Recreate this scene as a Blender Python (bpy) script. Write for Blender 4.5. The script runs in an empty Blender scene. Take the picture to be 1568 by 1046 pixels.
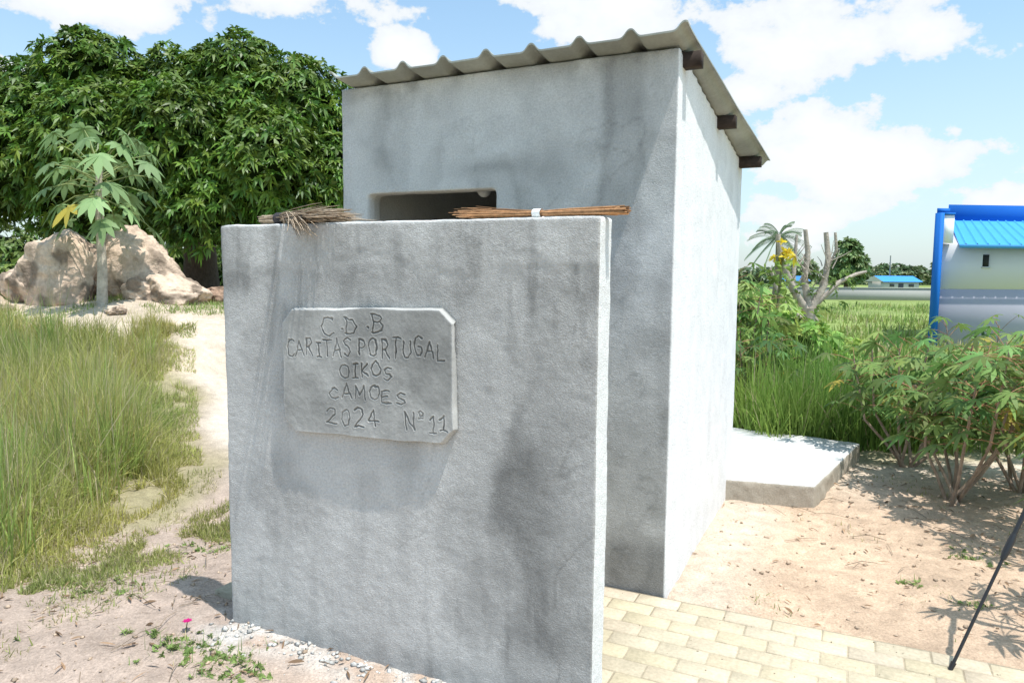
import bpy, math, random
import numpy as np
from mathutils import Vector, Matrix
rng=np.random.default_rng(7); random.seed(7)
scene=bpy.context.scene
scene.view_settings.view_transform='Standard'
try: scene.view_settings.look='None'
except Exception: pass
scene.view_settings.exposure=0
R=math.radians

# ------------------------------------------------------------ noise
def _h(i,s):
    n=np.sin(i[...,0]*127.1+i[...,1]*311.7+i[...,2]*74.7+s*17.13)*43758.5453
    return n-np.floor(n)
def vn(p,s=0):
    p=np.asarray(p,float); i=np.floor(p); f=p-i; f=f*f*(3-2*f); r=0
    for a in (0,1):
        for b in (0,1):
            for c in (0,1):
                w=(f[...,0] if a else 1-f[...,0])*(f[...,1] if b else 1-f[...,1])*(f[...,2] if c else 1-f[...,2])
                r=r+w*_h(i+np.array([a,b,c]),s)
    return r
def fbm(p,o=4,s=0):
    r=0;a=.5;t=0;p=np.asarray(p,float)
    for k in range(o):
        r=r+a*vn(p,s+k*3.7); t+=a; a*=.5; p=p*2.03+5.1
    return r/t
def sm(a,b,x):
    t=np.clip((x-a)/(b-a),0,1); return t*t*(3-2*t)
def nrm(v):
    return v/np.maximum(np.linalg.norm(v,axis=-1,keepdims=True),1e-9)

# ------------------------------------------------------------ mesh accumulator
class Acc:
    def __init__(s): s.v=[];s.f=[];s.c=[];s.n=0
    def add(s,v,f,c,m=0):
        v=np.asarray(v,float).reshape(-1,3); c=np.asarray(c,float)
        if c.ndim==1: c=np.tile(c,(len(v),1))
        s.v.append(v); s.c.append(c[:,:3]); f=np.asarray(f,int)
        s.f.append((f+s.n,m)); s.n+=len(v)
    def build(s,name,mats,parent=None,smooth=False):
        me=bpy.data.meshes.new(name); V=np.concatenate(s.v)
        me.vertices.add(len(V)); me.vertices.foreach_set('co',V.astype(np.float32).ravel())
        nl=sum(f.size for f,_ in s.f); npoly=sum(len(f) for f,_ in s.f)
        me.loops.add(nl); me.polygons.add(npoly)
        me.loops.foreach_set('vertex_index',np.concatenate([f.ravel() for f,_ in s.f]).astype(np.int32))
        tot=np.concatenate([np.full(len(f),f.shape[1]) for f,_ in s.f])
        me.polygons.foreach_set('loop_start',(np.cumsum(tot)-tot).astype(np.int32))
        try: me.polygons.foreach_set('loop_total',tot.astype(np.int32))
        except Exception: pass
        me.polygons.foreach_set('material_index',np.concatenate([np.full(len(f),m) for f,m in s.f]).astype(np.int32))
        if smooth: me.polygons.foreach_set('use_smooth',np.ones(npoly,bool))
        me.update(calc_edges=True); me.validate()
        at=me.color_attributes.new('Col','FLOAT_COLOR','POINT')
        C=np.concatenate(s.c); C=np.hstack([C,np.ones((len(C),1))])
        at.data.foreach_set('color',C.astype(np.float32).ravel())
        for m in mats: me.materials.append(m)
        o=bpy.data.objects.new(name,me); scene.collection.objects.link(o)
        if parent: o.parent=parent
        return o

PL=[.18,.8,1,.7,.04]; PS=[.25,1,.05]; PG=[1,.85,.55,.05]
def strips(acc,P,D,N,L,W,droop,prof,col,m=0):
    P=np.asarray(P,float); M=len(P); n=len(prof)-1
    D=nrm(D); S=nrm(np.cross(D,N)); t=np.linspace(0,1,n+1)
    L=np.broadcast_to(L,(M,)); W=np.broadcast_to(W,(M,)); droop=np.broadcast_to(droop,(M,))
    pos=P[:,None]+D[:,None]*(L[:,None]*t)[...,None]
    pos[...,2]-=droop[:,None]*L[:,None]*t**2
    w=(W[:,None]*np.array(prof)*.5)[...,None]*S[:,None]
    V=np.stack([pos-w,pos+w],2).reshape(-1,3)
    base=(np.arange(M)*2*(n+1))[:,None]; k=np.arange(n)*2
    F=np.stack([base+k,base+k+1,base+k+3,base+k+2],-1).reshape(-1,4)
    c=np.broadcast_to(col,(M,3)); c=np.repeat(c,2*(n+1),0)
    acc.add(V,F,c,m)
def tube(acc,pts,rad,col,m=0,ns=7,cap=True):
    pts=np.asarray(pts,float); k=len(pts); rad=np.broadcast_to(rad,(k,))
    T=nrm(np.gradient(pts,axis=0)); ref=np.array([.31,.17,.93]) if abs(T[0,2])<.9 else np.array([1,.1,0])
    A=nrm(np.cross(T,ref)); B=np.cross(T,A); an=np.arange(ns)*2*math.pi/ns
    V=pts[:,None]+rad[:,None,None]*(np.cos(an)[None,:,None]*A[:,None]+np.sin(an)[None,:,None]*B[:,None])
    i=np.arange(k-1)[:,None]*ns; j=np.arange(ns)[None]; j2=(j+1)%ns
    F=np.stack([i+j,i+j2,i+ns+j2,i+ns+j],-1).reshape(-1,4)
    acc.add(V.reshape(-1,3),F,col,m)
    if cap:
        acc.add(V[-1],np.arange(ns)[None],col,m); acc.add(V[0],np.arange(ns)[::-1][None],col,m)
def box(acc,x0,x1,y0,y1,z0,z1,col,m=0,za=None,shear=0.0):
    zb=z1 if za is None else za; q0,q1=y0*shear,y1*shear
    V=[(x0+q0,y0,z0),(x1+q0,y0,z0),(x1+q1,y1,z0),(x0+q1,y1,z0),(x0+q0,y0,z1),(x1+q0,y0,z1),(x1+q1,y1,zb),(x0+q1,y1,zb)]
    F=[(0,3,2,1),(4,5,6,7),(0,1,5,4),(1,2,6,5),(2,3,7,6),(3,0,4,7)]
    acc.add(V,F,col,m)

# ------------------------------------------------------------ materials
def mat(name,rough=.9,bumps=(),var=(),trans=0,spec=.3,metal=0):
    m=bpy.data.materials.new(name); m.use_nodes=True; nt=m.node_tree; N=nt.nodes; Lk=nt.links
    b=N['Principled BSDF']; b.inputs['Roughness'].default_value=rough
    b.inputs['Specular IOR Level'].default_value=spec; b.inputs['Metallic'].default_value=metal
    at=N.new('ShaderNodeAttribute'); at.attribute_name='Col'
    tc=N.new('ShaderNodeTexCoord'); c=at.outputs['Color']
    for sc,lo,hi in var:
        n=N.new('ShaderNodeTexNoise'); n.inputs['Scale'].default_value=sc; n.inputs['Detail'].default_value=3; n.inputs['Roughness'].default_value=.65
        Lk.new(tc.outputs['Object'],n.inputs['Vector'])
        mr=N.new('ShaderNodeMapRange'); mr.inputs[1].default_value=.3; mr.inputs[2].default_value=.7; mr.inputs[3].default_value=lo; mr.inputs[4].default_value=hi
        Lk.new(n.outputs['Fac'],mr.inputs[0])
        mx=N.new('ShaderNodeMix'); mx.data_type='RGBA'; mx.blend_type='MULTIPLY'; mx.inputs[0].default_value=1
        Lk.new(c,mx.inputs[6]); Lk.new(mr.outputs[0],mx.inputs[7]); c=mx.outputs[2]
    Lk.new(c,b.inputs['Base Color']); prev=None
    for sc,st,dist in bumps:
        n=N.new('ShaderNodeTexNoise'); n.inputs['Scale'].default_value=sc; n.inputs['Detail'].default_value=2.5
        Lk.new(tc.outputs['Object'],n.inputs['Vector'])
        bp=N.new('ShaderNodeBump'); bp.inputs['Strength'].default_value=st; bp.inputs['Distance'].default_value=dist
        Lk.new(n.outputs['Fac'],bp.inputs['Height'])
        if prev: Lk.new(prev,bp.inputs['Normal'])
        prev=bp.outputs['Normal']
    if prev: Lk.new(prev,b.inputs['Normal'])
    if trans:
        t=N.new('ShaderNodeBsdfTranslucent'); Lk.new(c,t.inputs['Color'])
        ms=N.new('ShaderNodeMixShader'); ms.inputs[0].default_value=trans
        Lk.new(b.outputs[0],ms.inputs[1]); Lk.new(t.outputs[0],ms.inputs[2]); Lk.new(ms.outputs[0],N['Material Output'].inputs[0])
    return m
M_plaster=mat('cement_plaster',.92,[(48,.35,.007),(200,.8,.004)],[(7,.95,1.04),(110,.84,1.12)],spec=.12)
M_plaque=mat('plaque_cement',.9,[(280,.4,.002)],[(8,.84,1.1),(90,.9,1.06)],spec=.12)
M_ground=mat('sandy_soil',.95,[(18,.6,.025),(130,.7,.008)],[(10,.80,1.1),(90,.74,1.18)],spec=.1)
M_leaf=mat('glossy_leaf',.45,trans=.22,spec=.4)
M_soft=mat('soft_leaf',.55,trans=.38,spec=.3)
M_grass=mat('grass_blade',.6,trans=.40,spec=.25)
M_bark=mat('bark',.9,[(30,.6,.02)],[(12,.7,1.2)],spec=.1)
M_roof=mat('roof_sheet',.6,[(20,.2,.004)],[(4,.8,1.1),(60,.9,1.05)],spec=.3)
M_wood=mat('dark_timber',.8,[(50,.4,.004)],[(20,.6,1.3)],spec=.2)
M_straw=mat('straw',.7,[],[(60,.7,1.25)],spec=.2)
M_rock=mat('weathered_rock',.95,[(5,.5,.06),(24,.6,.03)],[(2,.75,1.15),(15,.75,1.15)],spec=.1)
M_paver=mat('paver',.9,[(110,.5,.003)],[(2,.86,1.08),(9,.90,1.06),(60,.84,1.1)],spec=.12)
M_paint=mat('painted_surface',.75,[],[(.7,.96,1.03)],spec=.2)
M_black=mat('black_metal',.4,spec=.5)

# ------------------------------------------------------------ terrain
KX,KY=.741,3.354; BA=R(25.5); cu,su=math.cos(BA),math.sin(BA)
def tolocal(x,y):
    dx,dy=x-KX,y-KY
    return dx*cu-dy*su, dx*su+dy*cu
def paved(x,y,m=0.0):
    lx,ly=tolocal(x,y)
    return ((ly<-.01+m)&(ly>-.93-m)&(lx>-2.0-m)&(lx<4.2))|((ly<=-.5)&(ly>-2.1-m)&(lx>.0-m)&(lx<4.2))
def gh(x,y):
    x=np.asarray(x,float); y=np.asarray(y,float)
    r=np.sqrt(x*x+y*y)
    h=.95*sm(5.6,11.0,y)*sm(-2.0,-4.2,x)*(1-sm(30,60,y))*(1-sm(20,40,-x))
    h=h+.20*np.exp(-((x+6.1)/1.7)**2-((y-11.3)/1.1)**2)
    p=np.stack([x,y,0*x],-1)
    amp=.07*sm(-1.0,-2.2,x)+.03
    fl=sum(paved(x+a,y+b,.03).astype(float) for a,b in ((0,0),(.08,0),(-.08,0),(0,.08),(0,-.08)))/5
    near=np.exp(-(r/40)**2)
    h=h+((fbm(p*.9,3,2)-.5)*amp*2+(fbm(p*5,4,5)-.5)*.04)*near*(1-fl)
    h=h+.024*(fbm(p*22,2,8)-.5)*np.exp(-(r/8)**2)*(1-fl)
    return h-.002-.02*fl
def bxf(Y): return np.interp(Y,[0,3.3,5.3,10,14],[-2.45,-2.45,-2.3,-4.4,-5])
def ground():
    n=620; t=np.linspace(-1,1,n)
    a=.45;b=8.1
    gx=a*np.sinh(b*t)+0.2; gy=a*np.sinh(b*t)+3.6
    X,Y=np.meshgrid(gx,gy); Z=gh(X,Y)
    p=np.stack([X,Y,0*X],-1)
    soilR=np.array([.55,.40,.285]); soilL=np.array([.45,.35,.285]); path=np.array([.66,.565,.46])
    gr=np.array([.30,.28,.12]); field=np.array([.25,.31,.10])
    wob=(fbm(p*1.3,3,11)-.5)
    k=sm(-1.2,.8,X)[...,None]; C=soilL*(1-k)+soilR*k
    C=C*(.78+.44*fbm(p*2.2,4,13))[...,None]*(.84+.32*fbm(p*14,3,14))[...,None]
    bx=bxf(Y)
    pm=sm(4.6,6.2,Y+wob)*sm(-.1,.25,X-bx+wob*.6); C=C*(1-pm[...,None])+path*(.88+.24*fbm(p*5,3,15))[...,None]*pm[...,None]
    hm=sm(7.6,9.2,Y+wob*2)*sm(-1,-3,X)*(1-sm(15,18,Y)); C=C*(1-hm[...,None])+np.array([.60,.49,.38])*(.7+.6*fbm(p*3.5,4,16))[...,None]*hm[...,None]
    g=sm(.15,-.25,X-bx+wob*.8)*sm(3.1,3.7,Y+wob)*(1-sm(8.4,9.6,Y+wob)); C=C*(1-.6*g[...,None])+gr*.6*g[...,None]
    v=sm(5.9,6.6,Y+wob*.8)*sm(.8,1.6,X); C=C*(1-.7*v[...,None])+gr*.7*v[...,None]
    r=sm(11,15,np.hypot(X,Y)+wob*3)*(1-hm); C=C*(1-r[...,None])+field*(.75+.6*fbm(p*np.array([.12,.5,1]),4,4))[...,None]*r[...,None]
    d=(X+1.224)*.9135-(Y-3.079)*.4067; e=(X+1.224)*.4067+(Y-3.079)*.9135
    cm=sm(.30,.02,np.abs(e+.06)+wob*.5)*sm(-.25,.1,d)*sm(2,1.6,d)*sm(.38,.55,fbm(p*9,3,21)+.10)
    C=C*(1-.7*cm[...,None])+np.array([.64,.62,.58])*.7*cm[...,None]
    lx,ly=tolocal(X,Y)
    sd=sm(.4,0,np.abs(lx-.1)+wob*.3)*sm(-.1,.1,ly)*sm(2.3,2,ly); C=C*(1-.4*sd[...,None])+np.array([.64,.58,.5])*.4*sd[...,None]
    acc=Acc(); i=np.arange(n-1)[:,None]*n; j=np.arange(n-1)[None]
    F=np.stack([i+j,i+j+1,i+n+j+1,i+n+j],-1).reshape(-1,4)
    acc.add(np.stack([X,Y,Z],-1),F,C.reshape(-1,3)); acc.build('ground',[M_ground],smooth=True)
ground()

# ------------------------------------------------------------ voxel plaster bodies
def voxelise(acc,vox,smooth=2):
    o=acc.build('tmp',[]); md=o.modifiers.new('r','REMESH'); md.mode='VOXEL'; md.voxel_size=vox
    s=o.modifiers.new('s','SMOOTH'); s.iterations=smooth; s.factor=.5
    dg=bpy.context.evaluated_depsgraph_get(); me=bpy.data.meshes.new_from_object(o.evaluated_get(dg))
    n=len(me.vertices); V=np.empty(n*3,np.float32); me.vertices.foreach_get('co',V)
    Nn=np.empty(n*3,np.float32); me.vertex_normals.foreach_get('vector',Nn)
    bpy.data.objects.remove(o); return me,V.reshape(-1,3).astype(float),Nn.reshape(-1,3).astype(float)
def finish(me,V,C,name,m,parent):
    me.vertices.foreach_set('co',V.astype(np.float32).ravel()); me.polygons.foreach_set('use_smooth',np.ones(len(me.polygons),bool))
    while me.color_attributes: me.color_attributes.remove(me.color_attributes[0])
    at=me.color_attributes.new('Col','FLOAT_COLOR','POINT'); at.data.foreach_set('color',np.hstack([C,np.ones((len(C),1))]).astype(np.float32).ravel())
    me.materials.clear(); me.materials.append(m); me.name=name; me.update()
    o=bpy.data.objects.new(name,me); scene.collection.objects.link(o); o.parent=parent; return o
def empty(name,loc,rz):
    e=bpy.data.objects.new(name,None); e.location=loc; e.rotation_euler=(0,0,rz); scene.collection.objects.link(e); return e
def blob(x,z,cx,cz,rx,rz): return np.exp(-(((x-cx)/rx)**2+((z-cz)/rz)**2))

# screen wall
WL,WH,WT=1.655,1.745,.14
wall=empty('plaster_screen_wall',(-1.224,3.079,0),R(-24))
a=Acc(); box(a,0,WL,0,WT,-.15,WH,(1,1,1)); me,V,Nn=voxelise(a,.0095,3)
x,y,z=V.T; wp=V+ .12*(np.stack([fbm(V*2.5,3,k) for k in (1,2,3)],-1)-.5); wx,wz=wp[:,0],wp[:,2]
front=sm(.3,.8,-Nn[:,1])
disp=(fbm(V*3,3,4)-.5)*.008+(fbm(V*14,3,6)-.5)*.0040+(fbm(V*60,2,9)-.5)*.0026
lipz=1.605-.045*np.abs(np.sin(wx*4.3))
disp=disp+front*(.003*sm(lipz-.03,lipz+.03,wz)+.003*sm(1.40,1.50,wx+.1*(fbm(V*4,3,3)-.5)))
V=V+Nn*disp[:,None]
b0=np.array([.585,.572,.548])
n1=fbm(wp*3.2,4,31); n2=fbm(wp*np.array([9,9,2.0]),4,33); n3=fbm(wp*8,4,35); n4=fbm(V*np.array([22,22,1.8])+wp*2,3,37)
edge=1.43-.16*blob(wz,0*wz,.72,0,.2,1)-.1*blob(wz,0*wz,.15,0,.25,1)-.05*sm(.5,1.1,wz)+.16*(n3-.5)
dark=.17*sm(edge-.03,edge+.03,wx)*sm(1.62,1.5,wz)+.09*blob(wx,wz,1.45,.7,.12,.5)  # dark right side: shade of plaster bulges painted into the albedo
dark+=.12*blob(wx,wz,1.38,.80,.10,.14)
tz=1.60-.05*np.abs(np.sin(wx*4.3))-.07*(n1-.5)*2
dark+=.12*sm(tz+.012,tz-.012,wz)*sm(tz-.22,tz-.02,wz)*(.4+n3)  # wavy shadow below the top lip, painted into the colour
dark+=.20*blob(wx,wz,.42,1.52,.03,.2)*(.5+n2)+.18*blob(wx,wz,.30,1.6,.018,.2)*(.5+n2)+.12*blob(wx,wz,.08,1.5,.06,.14)
dark+=.11*sm(.45,.60,n1)+.08*sm(.52,.72,n2)-.07*blob(wx,wz,.95,1.5,.35,.12)-.06*blob(wx,wz,.6,.4,.5,.3)+.06*sm(.5,.66,n3)
dark+=.16*sm(.16,0,wz+.1*(n3-.5))+.12*sm(.54,.66,n4)*sm(.9,1.65,wz)+.08*sm(.56,.68,n4)*sm(.9,.2,wz)
crk=np.abs(fbm(wp*2.2,3,77)-.5); dark+=.14*sm(.006,.0,crk)*sm(.5,.6,fbm(V*1.7,2,5))
dark*=1.2
C=b0*(1-dark*front)[:,None]
C=C*front[:,None]+np.array([.76,.755,.74])*(1-front[:,None])  # end and top faces painted lighter by normal, as sunlit sides
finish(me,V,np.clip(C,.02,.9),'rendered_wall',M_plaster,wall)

# plaque with engraved lettering
G={'C':[[(.9,.85),(.6,1),(.25,.9),(.05,.5),(.25,.1),(.6,0),(.9,.15)]],'D':[[(.1,0),(.1,1)],[(0,1),(.6,.92),(.9,.5),(.6,.05),(0,0)]],
'B':[[(.1,0),(.1,1)],[(0,1),(.6,.95),(.75,.75),(.55,.55),(.1,.52)],[(.55,.55),(.85,.35),(.7,.05),(0,0)]],'A':[[(0,0),(.45,1),(.9,0)],[(.15,.35),(.78,.38)]],
'R':[[(.1,0),(.1,1),(.6,.95),(.75,.72),(.5,.5),(.1,.48)],[(.4,.48),(.9,0)]],'I':[[(.4,0),(.4,1)],[(.15,1),(.65,1)],[(.15,0),(.65,0)]],'T':[[(0,1),(.95,1)],[(.45,1),(.45,0)]],
'S':[[(.85,.88),(.5,1),(.15,.82),(.3,.56),(.7,.45),(.85,.2),(.5,0),(.08,.12)]],'P':[[(.1,0),(.1,1),(.6,.95),(.78,.72),(.5,.48),(.1,.46)]],
'O':[[(.5,1),(.15,.85),(.02,.5),(.15,.12),(.5,0),(.82,.12),(.95,.5),(.82,.88),(.5,1)]],'U':[[(.05,1),(.08,.3),(.3,0),(.65,.02),(.85,.3),(.88,1)]],
'G':[[(.88,.85),(.5,1),(.15,.85),(.03,.45),(.25,.05),(.65,0),(.88,.2),(.88,.45),(.5,.45)]],'L':[[(.1,1),(.1,0),(.85,0)]],'K':[[(.1,0),(.1,1)],[(.8,1),(.12,.5),(.85,0)]],
'M':[[(0,0),(.08,1),(.45,.35),(.85,1),(.95,0)]],'E':[[(.8,1),(.1,1),(.1,0),(.85,0)],[(.1,.52),(.65,.52)]],'~':[[(.2,1.2),(.4,1.32),(.6,1.18),(.85,1.3)]],
'2':[[(.08,.8),(.35,1),(.7,.9),(.75,.65),(.05,0),(.5,.08),(.9,.02)]],'0':[[(.5,1),(.15,.8),(.08,.4),(.35,0),(.7,.1),(.85,.55),(.7,.92),(.5,1)]],
'4':[[(.6,0),(.6,1),(.02,.32),(.95,.32)]],'N':[[(.08,0),(.08,1),(.8,0),(.8,1)]],'o':[[(.3,1),(.1,.88),(.2,.68),(.45,.68),(.52,.88),(.3,1)],[(.1,.55),(.5,.55)]],
'1':[[(.15,.7),(.5,1),(.5,0)],[(.2,0),(.8,0)]],'.':[[(.3,.35),(.42,.3)]]}
PW,PH=.789,.505
def line(txt,x0,x1,y0,y1):
    ws={'.':.6,'I':.8,'~':0,' ':.5,'o':.7,'1':.8}; adv=[ws.get(c,1.15) for c in txt]; T=sum(adv)-.15; u=(x1-x0)*PW/T; h=(y1-y0)*PH; px=x0*PW; out=[]
    for c,ad in zip(txt,adv):
        jx,jy=random.uniform(-.004,.004),random.uniform(-.008,.008); k=random.uniform(.86,1.12); sk=random.uniform(-.12,.12)
        xx=px-(1.15*u if c=='~' else 0)
        for pl in G.get(c,[]):
            q=[(xx+a*u*.93+jx+sk*b*h*.5,PH-(y1*PH)+b*h*k+jy) for a,b in pl]; out+=list(zip(q[:-1],q[1:]))
        px+=ad*u
    return out
segs=line('C.D.B',.26,.64,.06,.20)+line('CARITAS PORTUGAL',.03,.97,.235,.37)+line('OIKOS',.36,.68,.425,.53)+line('CAMO~ES',.29,.75,.60,.70)+line('2024',.27,.59,.76,.9)+line('No11',.73,.95,.775,.9)
nx,nz=440,284; gx=np.linspace(0,PW,nx); gz=np.linspace(0,PH,nz); X,Z=np.meshgrid(gx,gz)
P3=np.stack([X,Z,0*X],-1); wob=(np.stack([fbm(P3*38,3,3),fbm(P3*38,3,4)],-1)-.5)*.014
D=np.full(X.shape,9.)
for (ax,az),(bx,bz) in segs:
    ex,ez=bx-ax,bz-az; L2=ex*ex+ez*ez+1e-9
    t=np.clip(((X+wob[...,0]-ax)*ex+(Z+wob[...,1]-az)*ez)/L2,0,1); D=np.minimum(D,np.hypot(X+wob[...,0]-ax-t*ex,Z+wob[...,1]-az-t*ez))
dep=.55+.8*fbm(P3*14,2,71)
gro=np.clip(sm(.0040,.0008,D)*dep,0,1.2); rim=np.exp(-((D-.0056)/.0018)**2)*dep
er=(fbm(P3*7,3,8)-.5)*.016
ch=.055; XX,ZZ=X+er,Z+er[::-1]
out=np.minimum.reduce([XX,PW-XX,ZZ,PH-ZZ,(XX+ZZ-ch)*.7,(PW-XX+ZZ-ch)*.7,(XX+PH-ZZ-ch)*.7,(PW-XX+PH-ZZ-ch)*.7])
TH=.020
prof=sm(-.001,.006,out)
Yd=-(TH*prof-.004*(1-prof))+.0032*gro-.0010*rim-(fbm(P3*6,3,5)-.5)*.004*prof-(fbm(P3*60,2,6)-.5)*.0014
c=np.array([.44,.43,.405])*(.70+.56*fbm(P3*9,4,12))[...,None]*(1-.58*gro)[...,None]*(1+.16*rim)[...,None]
c=c*(1-.2*sm(.5,.62,fbm(P3*4,4,81)))[...,None]
eg=sm(.014,.004,out)*sm(-.002,.002,out); c=c*(1-.5*eg[...,None])+np.array([.62,.61,.59])*.5*eg[...,None]  # edges lightened in the colour to look sunlit
i=np.arange(nz-1)[:,None]*nx; j=np.arange(nx-1)[None]; F=np.stack([i+j,i+j+1,i+nx+j+1,i+nx+j],-1)
keep=(np.maximum.reduce([out[:-1,:-1],out[1:,:-1],out[:-1,1:],out[1:,1:]])>-.004)
a=Acc(); a.add(np.stack([X,Yd-.003,Z],-1),F[keep],c.reshape(-1,3))
pl=a.build('inscribed_plaque',[M_plaque],wall,smooth=True); pl.location=(.341,-.004,.902); pl.rotation_euler=(0,R(-1.6),0)

# brooms lying on the wall top
def bind(a,bx,yc,z,w,ry,rz,col):
    an=np.linspace(0,2*math.pi,17)
    ring=[np.stack([np.full(17,bx+dx),yc+np.cos(an)*ry,z+rz*.8+np.sin(an)*rz],-1) for dx in (-w/2,w/2)]
    a.add(np.concatenate(ring),[(i,i+1,i+18,i+17) for i in range(16)],col)
a=Acc(); yc,z=.07,WH+.004
for k in range(120):
    r=.012*math.sqrt(random.random()); th=random.uniform(0,2*math.pi); cy,cz=r*math.cos(th)*1.5,r*math.sin(th)
    x0=1.08+random.uniform(0,.10); x1=1.735-random.uniform(0,.05); c=np.array((.40,.22,.11))*random.uniform(.4,1.8); fy,fz=random.gauss(0,.012),abs(random.gauss(0,.008))
    pts=[]
    for t in np.linspace(0,1,7):
        g=abs(t-.5)*2; pts.append((x0+(x1-x0)*t, yc+cy*(.75+.4*g)+fy*(1-t)*g*2+random.gauss(0,.001), max(z+.002,z+.013+cz*(.7+.5*g)+fz*g*(1.2-t))+random.gauss(0,.0008)))
    tube(a,pts,[.0008,.0011,.0015,.0018,.0018,.0018,.0018],c,0,4,False)
bind(a,1.405,yc,z,.030,.026,.0165,(.8,.8,.78)); o=a.build('twig_broom',[M_straw]); o.location=wall.location; o.rotation_euler=wall.rotation_euler
a=Acc(); yc=.065
for k in range(380):
    r=.020*math.sqrt(random.random()); th=random.uniform(0,2*math.pi); c=np.array((.40,.31,.22))*random.uniform(.4,1.5)
    l=random.uniform(.28,.46); fy=random.gauss(-.02,.045); fz=abs(random.gauss(0,.022)); x0=.155+random.uniform(0,.05); hang=(k%9==0); cur=random.gauss(0,.03)
    pts=[]
    for t in np.linspace(0,1,8):
        f=max(0,t-.2)/.8; yy=yc+r*math.cos(th)*1.3+fy*f+cur*f*f+random.gauss(0,.0015); zz=z+.018+r*math.sin(th)*.9+fz*f-.02*f*f
        if hang: yy-=.11*f**1.5; zz-=.10*max(0,f-.45)
        if yy>.0: zz=max(zz,z+.002)
        pts.append((x0+l*t*(1-.15*hang),yy,zz))
    tube(a,pts,[.0018]*7+[.0007],c,0,4,False)
for q in range(3): bind(a,.255+q*.013,yc,z,.011,.038,.026,(.05,.045,.05))
o=a.build('straw_broom',[M_straw]); o.location=wall.location; o.rotation_euler=wall.rotation_euler

# ------------------------------------------------------------ latrine
bld=empty('latrine_building',(KX,KY,0),-BA)
BW,BD=1.893,2.0; zt=lambda y:2.572-.122*y
a=Acc(); T=.13; o1=(1,1,1)
box(a,-.923,0,0,T,-.15,zt(0),o1,za=zt(T)); box(a,-BW,-1.717,0,T,-.15,zt(0),o1,za=zt(T))
box(a,-1.74,-.90,0,T,1.985,zt(0),o1,za=zt(T)); box(a,-T,0,0,BD,-.15,zt(0),o1,za=zt(BD)); box(a,-BW,-BW+T,0,BD,-.15,zt(0),o1,za=zt(BD))
box(a,-BW,0,BD-T,BD,-.15,zt(BD-T),o1,za=zt(BD))
me,V,Nn=voxelise(a,.0145)
x,y,z=V.T; wp=V+.16*(np.stack([fbm(V*2.2,3,k+5) for k in (1,2,3)],-1)-.5); wx,wz=wp[:,0],wp[:,2]
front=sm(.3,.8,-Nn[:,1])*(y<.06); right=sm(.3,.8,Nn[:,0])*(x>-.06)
disp=(fbm(V*2.6,3,14)-.5)*.010+(fbm(V*13,3,16)-.5)*.0035+(fbm(V*50,2,19)-.5)*.0022*(1-.8*right)
V=V+Nn*disp[:,None]
n1=fbm(wp*2.6,4,41); n2=fbm(wp*7,4,43); n3=fbm(wp*np.array([12,12,1.6]),3,45)
e2=-.40+.16*(n2-.5)-.05*np.sin(wz*5)
dark=.22*sm(e2-.03,e2+.04,wx)*sm(-.10,-.20,wx+.02)*sm(1.3,1.6,wz)+.14*sm(-.32,-.28,wx)*sm(1.6,1.3,wz)+.16*sm(2.44,2.55,wz)*sm(.4,.6,n2)  # roof shadow painted in: dark strip near the corner, band under the eave
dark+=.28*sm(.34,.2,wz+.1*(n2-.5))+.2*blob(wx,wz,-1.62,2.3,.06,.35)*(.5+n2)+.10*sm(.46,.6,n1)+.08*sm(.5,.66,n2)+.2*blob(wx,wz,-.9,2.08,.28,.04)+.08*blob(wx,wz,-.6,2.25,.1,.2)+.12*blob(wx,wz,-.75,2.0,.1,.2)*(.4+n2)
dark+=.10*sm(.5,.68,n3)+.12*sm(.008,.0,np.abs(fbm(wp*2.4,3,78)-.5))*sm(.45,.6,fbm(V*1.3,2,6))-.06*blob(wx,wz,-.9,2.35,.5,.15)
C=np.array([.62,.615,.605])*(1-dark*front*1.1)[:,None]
rt=np.array([.86,.855,.85])*(1-.05*sm(.5,.7,n2)-.03*sm(.5,.7,n3)-.10*sm(.3,0,wz))[:,None]  # right face painted lighter than the front, as the sunlit side
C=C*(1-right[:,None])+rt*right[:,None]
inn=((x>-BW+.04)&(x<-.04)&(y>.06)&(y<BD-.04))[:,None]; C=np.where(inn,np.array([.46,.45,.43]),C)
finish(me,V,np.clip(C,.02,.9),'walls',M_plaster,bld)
a=Acc(); box(a,-BW+.1,-.1,.08,BD-.1,-.1,.03,(.45,.44,.42)); a.build('floor',[M_plaster],bld)
xs=np.linspace(-1.935,.0,240); ys=np.linspace(-.125,2.11,24)
X,Y=np.meshgrid(xs,ys); crest=np.concatenate([[-1.93],np.linspace(-1.70,-.012,8)])
H=np.zeros_like(X)
for k,cx in enumerate(crest): H=np.maximum(H,.036*np.exp(-(np.abs(X-cx)/.029)**2.6))
Zr=2.583-.122*Y+H+(fbm(np.stack([X*2,Y*2,0*X],-1),2,3)-.5)*.014
XR=X+.06+.052*np.maximum(Y,0)
top=np.stack([XR,Y,Zr+.004],-1); bot=np.stack([XR,Y,Zr-.004],-1)
n=len(xs);m=len(ys); i=np.arange(m-1)[:,None]*n; j=np.arange(n-1)[None]; F=np.stack([i+j,i+j+1,i+n+j+1,i+n+j],-1).reshape(-1,4)
a=Acc(); cr=np.array([.35,.36,.32])
cc=cr*(.7+.6*fbm(np.stack([X*3,Y*3,0*X],-1),3,9))[...,None]
a.add(top,F,cc.reshape(-1,3)); a.add(bot,F[:,::-1],cc.reshape(-1,3)); 
nn=m*n; ed=[]
for jj in range(n-1): ed+= [(jj,nn+jj,nn+jj+1,jj+1)]; ed+=[((m-1)*n+jj+1,nn+(m-1)*n+jj+1,nn+(m-1)*n+jj,(m-1)*n+jj)]
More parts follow.
